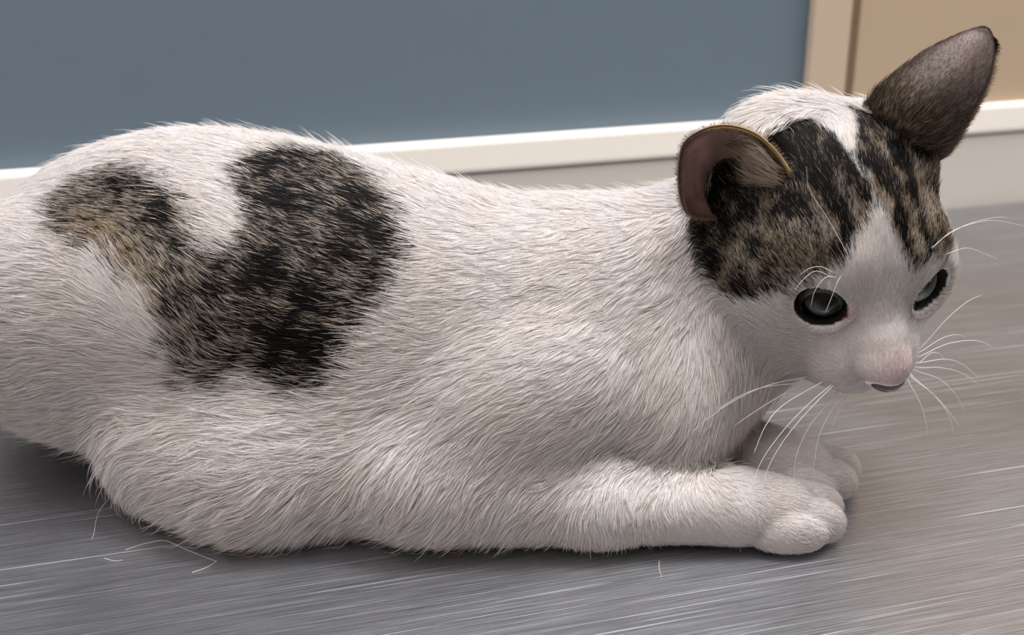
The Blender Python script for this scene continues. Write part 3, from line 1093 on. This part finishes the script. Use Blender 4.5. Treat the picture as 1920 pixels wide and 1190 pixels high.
def ear_colour(kind, u, v, P):
    n = len(u)
    j = n_b(P) * 0.03 + rng.normal(0, 0.03, n)
    if kind == 'far':
        v2 = v + j
        t1 = np.clip((v2 - 0.30) / 0.25, 0, 1)[:, None]
        t2 = np.clip((v2 - 0.86 + 0.10 * np.abs(u - 0.5)) / 0.05, 0, 1)[:, None]
        c = lerp(np.array([0.060, 0.042, 0.032]), np.array([0.20, 0.150, 0.135]), t1)
        edge_ = np.clip(1.3 - np.minimum(u, 1 - u) / 0.055, 0, 1)[:, None]
        c = lerp(c, np.array([0.03, 0.02, 0.02]), edge_ * np.clip((v - 0.45) / 0.15, 0, 1)[:, None])
        c = lerp(c, np.array([0.42, 0.29, 0.20]), np.clip((u - 0.915) / 0.03, 0, 1)[:, None] * np.clip((0.74 - v) / 0.1, 0, 1)[:, None])
        tick = (rng.random(n) < 0.35)[:, None] * np.clip((0.42 - v) / 0.15, 0, 1)[:, None]
        c = lerp(c, np.array([0.38, 0.29, 0.21]), tick * 0.8)
        c = lerp(c, np.array([0.008, 0.006, 0.007]), t2)
        return c
    inner = np.clip(v / 0.25, 0, 1)[:, None]
    gold = (np.clip((u - 0.36) / 0.06, 0, 1) * np.clip((0.80 - u) / 0.04, 0, 1))[:, None]
    c = lerp(lerp([0.22, 0.13, 0.11], [0.40, 0.27, 0.14], gold), lerp([0.52, 0.33, 0.31], [0.30, 0.20, 0.15], gold), inner)
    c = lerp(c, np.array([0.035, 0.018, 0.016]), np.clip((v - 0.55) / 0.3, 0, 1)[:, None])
    return c


u_, v_ = np.tile(uu.ravel(), 2), np.tile(vv.ravel(), 2)
colour_attr(far_ear.data, 'coat', ear_colour('far', u_, v_, FV) * 0.9)
un = np.tile(np.linspace(0, 1, NUn), NVn)
colour_attr(near_ear.data, 'coat', ear_colour('near', np.tile(un, 2), np.tile(vvn.ravel(), 2), NVt))


def sheet_hair(S_, n, side, length, lift, flow, colour, name, parent, vr=(0, 1), keep=None, rad=0.00007, outer=None, both=False):
    """hair rooted on sheet S_, flow(u, v) gives the direction in (u, v)"""
    nv, nu = S_.shape[:2]
    nrm = grid_normals(S_)
    u, v = rng.random(n), rng.uniform(vr[0], vr[1], n)
    if keep is not None:
        k_ = keep(u, v)
        u, v = u[k_], v[k_]
        n = len(u)
    sd = np.where(rng.random(n) < 0.5, 1, -1) if both else np.full(n, side)
    def ev(A, u, v):
        x, y = np.clip(u, 0, 0.9999) * (nu - 1), np.clip(v, 0, 0.9999) * (nv - 1)
        i, j = y.astype(int), x.astype(int)
        a, b_ = (y - i)[:, None], (x - j)[:, None]
        return A[i, j] * (1 - a) * (1 - b_) + A[i + 1, j] * a * (1 - b_) + A[i, j + 1] * (1 - a) * b_ + A[i + 1, j + 1] * a * b_
    P = ev(S_, u, v)
    Nn = ev(nrm, u, v)
    Nn = Nn / (np.linalg.norm(Nn, axis=1, keepdims=True) + 1e-9) * sd[:, None]
    d = flow(u, v, P)
    d = d - (d * Nn).sum(1, keepdims=True) * Nn * 0.9
    d = d / (np.linalg.norm(d, axis=1, keepdims=True) + 1e-9)
    d = d + rng.normal(0, 0.12, (n, 3))
    L = length(u, v) * rng.uniform(0.6, 1.2, n)
    k = 5
    s_ = np.linspace(0, 1, k)[None, :, None]
    l_ = lift(u, v)[:, None, None] if callable(lift) else lift
    Q = P[:, None] + Nn[:, None] * 0.0006 + d[:, None] * L[:, None, None] * s_ + Nn[:, None] * L[:, None, None] * l_ * s_ ** 0.7
    c = colour(u, v, P) * rng.uniform(0.7, 1.3, (n, 1))
    C = np.repeat(c[:, None], k, 1)
    R_ = rad * np.array([1, 1, .85, .6, .15])[None] * rng.uniform(.8, 1.2, (n, 1))
    return hair_obj(name, Q, R_, C, Nn, parent)


hs = 0.7
tip = at(1845, 55, .408)
base_ = at(1700, 300, .40)
side_far = 1 if (grid_normals(FS)[20, 16] @ (CAM - FS[20, 16])) > 0 else -1
sheet_hair(FS, int(36000 * hs), side_far, lambda u, v: 0.0030 - 0.0017 * np.clip(v * 1.4, 0, 1) + 0.0025 * np.clip((0.35 - v) / 0.2, 0, 1), 0.28, lambda u, v, P: (tip - P) + (tip - base_) * 0.4,
           lambda u, v, P: ear_colour('far', u, v, P), 'ear_fur', far_ear, both=False, rad=0.00005)
sheet_hair(FS, int(14000 * hs), side_far, lambda u, v: 0.0022 + 0 * u, 0.5, lambda u, v, P: RIGHT[None] * 1.0 + (tip - P) * 12 - UP[None] * 0.3,
           lambda u, v, P: lerp([0.55, 0.42, 0.32], [0.02, 0.015, 0.015], np.clip((v - 0.72) / 0.06, 0, 1)[:, None]), 'ear_fur', far_ear,
           keep=lambda u, v: u > 0.93, rad=0.00006)
side_near = 1 if (grid_normals(NS)[3, 10] @ (CAM - NS[3, 10])) > 0 else -1
rootc = at(1490, 395, .395)
sheet_hair(NS, int(22000 * hs), side_near, lambda u, v: 0.0014 + 0 * u, 0.6, lambda u, v, P: (P - mid_c) / 0.015 + rng.normal(0, 0.3, P.shape),
           lambda u, v, P: lerp([0.36, 0.24, 0.20], [0.62, 0.44, 0.24], (np.clip((u - 0.36) / 0.06, 0, 1) * np.clip((0.80 - u) / 0.04, 0, 1))[:, None]),
           'ear_fur', near_ear, vr=(0, 0.05), rad=0.00006)
sheet_hair(NS, int(9000 * hs), -side_near, lambda u, v: 0.0020 + 0 * u, 0.3, lambda u, v, P: (P - mid_c) / 0.015,
           lambda u, v, P: np.tile(np.array([0.36, 0.27, 0.20]), (len(u), 1)), 'ear_fur', near_ear, vr=(0.0, 0.5), rad=0.00005)
sheet_hair(NS, int(12000 * hs), side_near, lambda u, v: 0.0022 + 0 * u, 0.25, lambda u, v, P: (P - deep) / 0.02 + rng.normal(0, 0.2, P.shape),
           lambda u, v, P: lerp([0.50, 0.33, 0.30], [0.42, 0.32, 0.24], np.clip((u - 0.45) / 0.15, 0, 1)[:, None]), 'ear_fur', near_ear, vr=(0.03, 0.5),
           keep=lambda u, v: (u > 0.12) & (u < 0.82) & (rng.random(len(u)) < 0.6), rad=0.00005)


def inner_len(u, v):
    x = ((u - 0.70) / 0.11) ** 2
    return 0.0030 + 0.0105 * np.exp(-x)


sheet_hair(NS, int(16000 * hs), side_near, inner_len, 0.55,
           lambda u, v, P: (at(1318, 285, .380) - P) / 0.03 + rng.normal(0, 0.09, P.shape),
           lambda u, v, P: lerp([0.55, 0.42, 0.31], [0.85, 0.74, 0.63], rng.random((len(u), 1))), 'ear_fur', near_ear, vr=(0.02, 0.50),
           keep=lambda u, v: (u > 0.50) & (u < 0.84) & (rng.random(len(u)) < 0.6), rad=0.00006)
print('ears', time.time() - T0)

# ------------------------------------------------------------------ whiskers and stray hair
whisk_m, nt, b = mat_new('white_whisker')
b.inputs['Base Color'].default_value = (0.85, 0.82, 0.80, 1)
b.inputs['Roughness'].default_value = 0.3

def strand(name, pts, r_a, r_b, mat, parent, n=26, seg=6):
    C = catmull(pts, n)
    C[:, 2] = np.maximum(C[:, 2], 0.0007 if name != 'stray_hair' else 0.0)
    V_, F_ = [], []
    T_ = np.gradient(C, axis=0)
    T_ /= np.linalg.norm(T_, axis=1, keepdims=True)
    for i in range(n):
        a = np.cross(T_[i], [0.1, 0.2, 1.0])
        a /= np.linalg.norm(a)
        b_ = np.cross(T_[i], a)
        r_ = r_a + (r_b - r_a) * (i / (n - 1))
        for j in range(seg):
            t = 2 * math.pi * j / seg
            V_.append(C[i] + (a * math.cos(t) + b_ * math.sin(t)) * r_)
    for i in range(n - 1):
        for j in range(seg):
            F_.append((i * seg + j, i * seg + (j + 1) % seg, (i + 1) * seg + (j + 1) % seg, (i + 1) * seg + j))
    F_.append(tuple(range(seg - 1, -1, -1)))
    F_.append(tuple((n - 1) * seg + j for j in range(seg)))
    return mesh_obj(name, V_, F_, mat, parent)


# (points, change of distance from root to tip in m): near ones swing towards the camera, far ones away
WH = [([(1509, 717), (1435, 725), (1382, 745), (1330, 780), (1300, 808)], -.020),
      ([(1515, 712), (1433, 760), (1355, 814), (1302, 861), (1261, 908)], -.022),
      ([(1548, 712), (1470, 758), (1436, 797), (1413, 851)], -.018),
      ([(1520, 705), (1440, 722), (1375, 752), (1320, 790)], -.016),
      ([(1566, 715), (1513, 760), (1463, 814), (1423, 874), (1402, 948), (1386, 1049)], -.016),
      ([(1569, 716), (1520, 765), (1475, 818), (1440, 878), (1425, 945)], -.015),
      ([(1571, 735), (1549, 760), (1517, 800), (1493, 854), (1490, 901), (1502, 965)], -.012),
      ([(1584, 735), (1556, 775), (1535, 820), (1524, 885)], -.010),
      ([(1590, 738), (1575, 765), (1560, 800)], -.006),
      ([(1728, 650), (1775, 598), (1814, 565), (1840, 553)], .012),
      ([(1724, 660), (1764, 635), (1792, 627), (1810, 632)], .010),
      ([(1724, 668), (1771, 646), (1814, 638), (1842, 641), (1863, 652)], .014),
      ([(1722, 680), (1745, 662), (1762, 663), (1772, 678)], .006),
      ([(1720, 680), (1771, 673), (1803, 682), (1833, 706)], .012),
      ([(1718, 688), (1764, 689), (1803, 699), (1835, 720)], .012),
      ([(1716, 694), (1761, 710), (1790, 737), (1808, 768)], .010),
      ([(1712, 706), (1750, 740), (1778, 775), (1788, 812)], .008),
      ([(1710, 708), (1743, 733), (1772, 762), (1800, 800)], .008),
      ([(1704, 716), (1725, 754), (1736, 790), (1740, 822)], .004)]
for pts, dy in WH:
    Y0 = surf_at(*pts[0])[1]
    m_ = len(pts) - 1
    line = [at(px, py, Y0 + 0.0015 + dy * (i / m_)) for i, (px, py) in enumerate(pts)]
    if dy > 0:                                            # far side: rooted in the hidden whisker pad
        line = [hd(3.75, 1.25, -2.3) * 0.45 + line[0] * 0.55 + (line[0] - line[1]) * 0.1] + line
    strand('whisker', line, 0.00017, 0.00005, whisk_m, body)
BROW = [([(1592, 483), (1573, 446), (1548, 403), (1533, 381), (1516, 350), (1512, 312)], -.004),
        ([(1745, 470), (1775, 440), (1807, 424), (1860, 413), (1920, 423)], .006), ([(1742, 468), (1780, 438), (1821, 418), (1870, 407), (1892, 409)], .010),
        ([(1770, 478), (1800, 467), (1821, 466), (1870, 485)], .004),
        ([(1560, 520), (1530, 508), (1505, 525), (1490, 545)], -.004), ([(1570, 520), (1548, 520), (1528, 545), (1520, 575)], -.004),
        ([(1578, 515), (1570, 530), (1558, 560), (1548, 585)], -.004), ([(1565, 512), (1540, 500), (1518, 503), (1500, 515)], -.004)]
for pts, dy in BROW:
    Y0 = surf_at(*pts[0])[1]
    m_ = len(pts) - 1
    strand('brow_whisker', [at(px, py, Y0 - 0.0005 + dy * (i / m_)) for i, (px, py) in enumerate(pts)], 0.00010, 0.00004, whisk_m, body)


def on_table(px, py, z=0.00025):
    d_ = ray(px, py)
    t = (z - CAM[2]) / d_[2]
    return CAM + d_ * t


STRAY = [([(212, 925), (185, 960), (176, 1000), (172, 1010)], 'pale curved hair lying on the table behind the belly'),
         ([(235, 1030), (275, 1018), (310, 1013), (345, 1028), (405, 1052)], 'long pale hair lying across the table under the belly tuft'),
         ([(195, 1046), (215, 1051), (230, 1049)], 'short pale hair lying on the table left of the belly tuft'),
         ([(360, 1073), (390, 1062), (408, 1050)], 'pale hair lying in front of the belly tuft'),
         ([(1236, 1050), (1236, 1066), (1241, 1082)], 'short pale hair lying on the table below the fore leg')]
for pts, lb in STRAY:
    o = strand('stray_hair', [on_table(*q) for q in pts], 0.00009, 0.00005, whisk_m, None, n=16)
    o['label'] = lb
    o['category'] = 'cat hair'
    o['group'] = 'stray hairs on the table'
print('done', time.time() - T0)
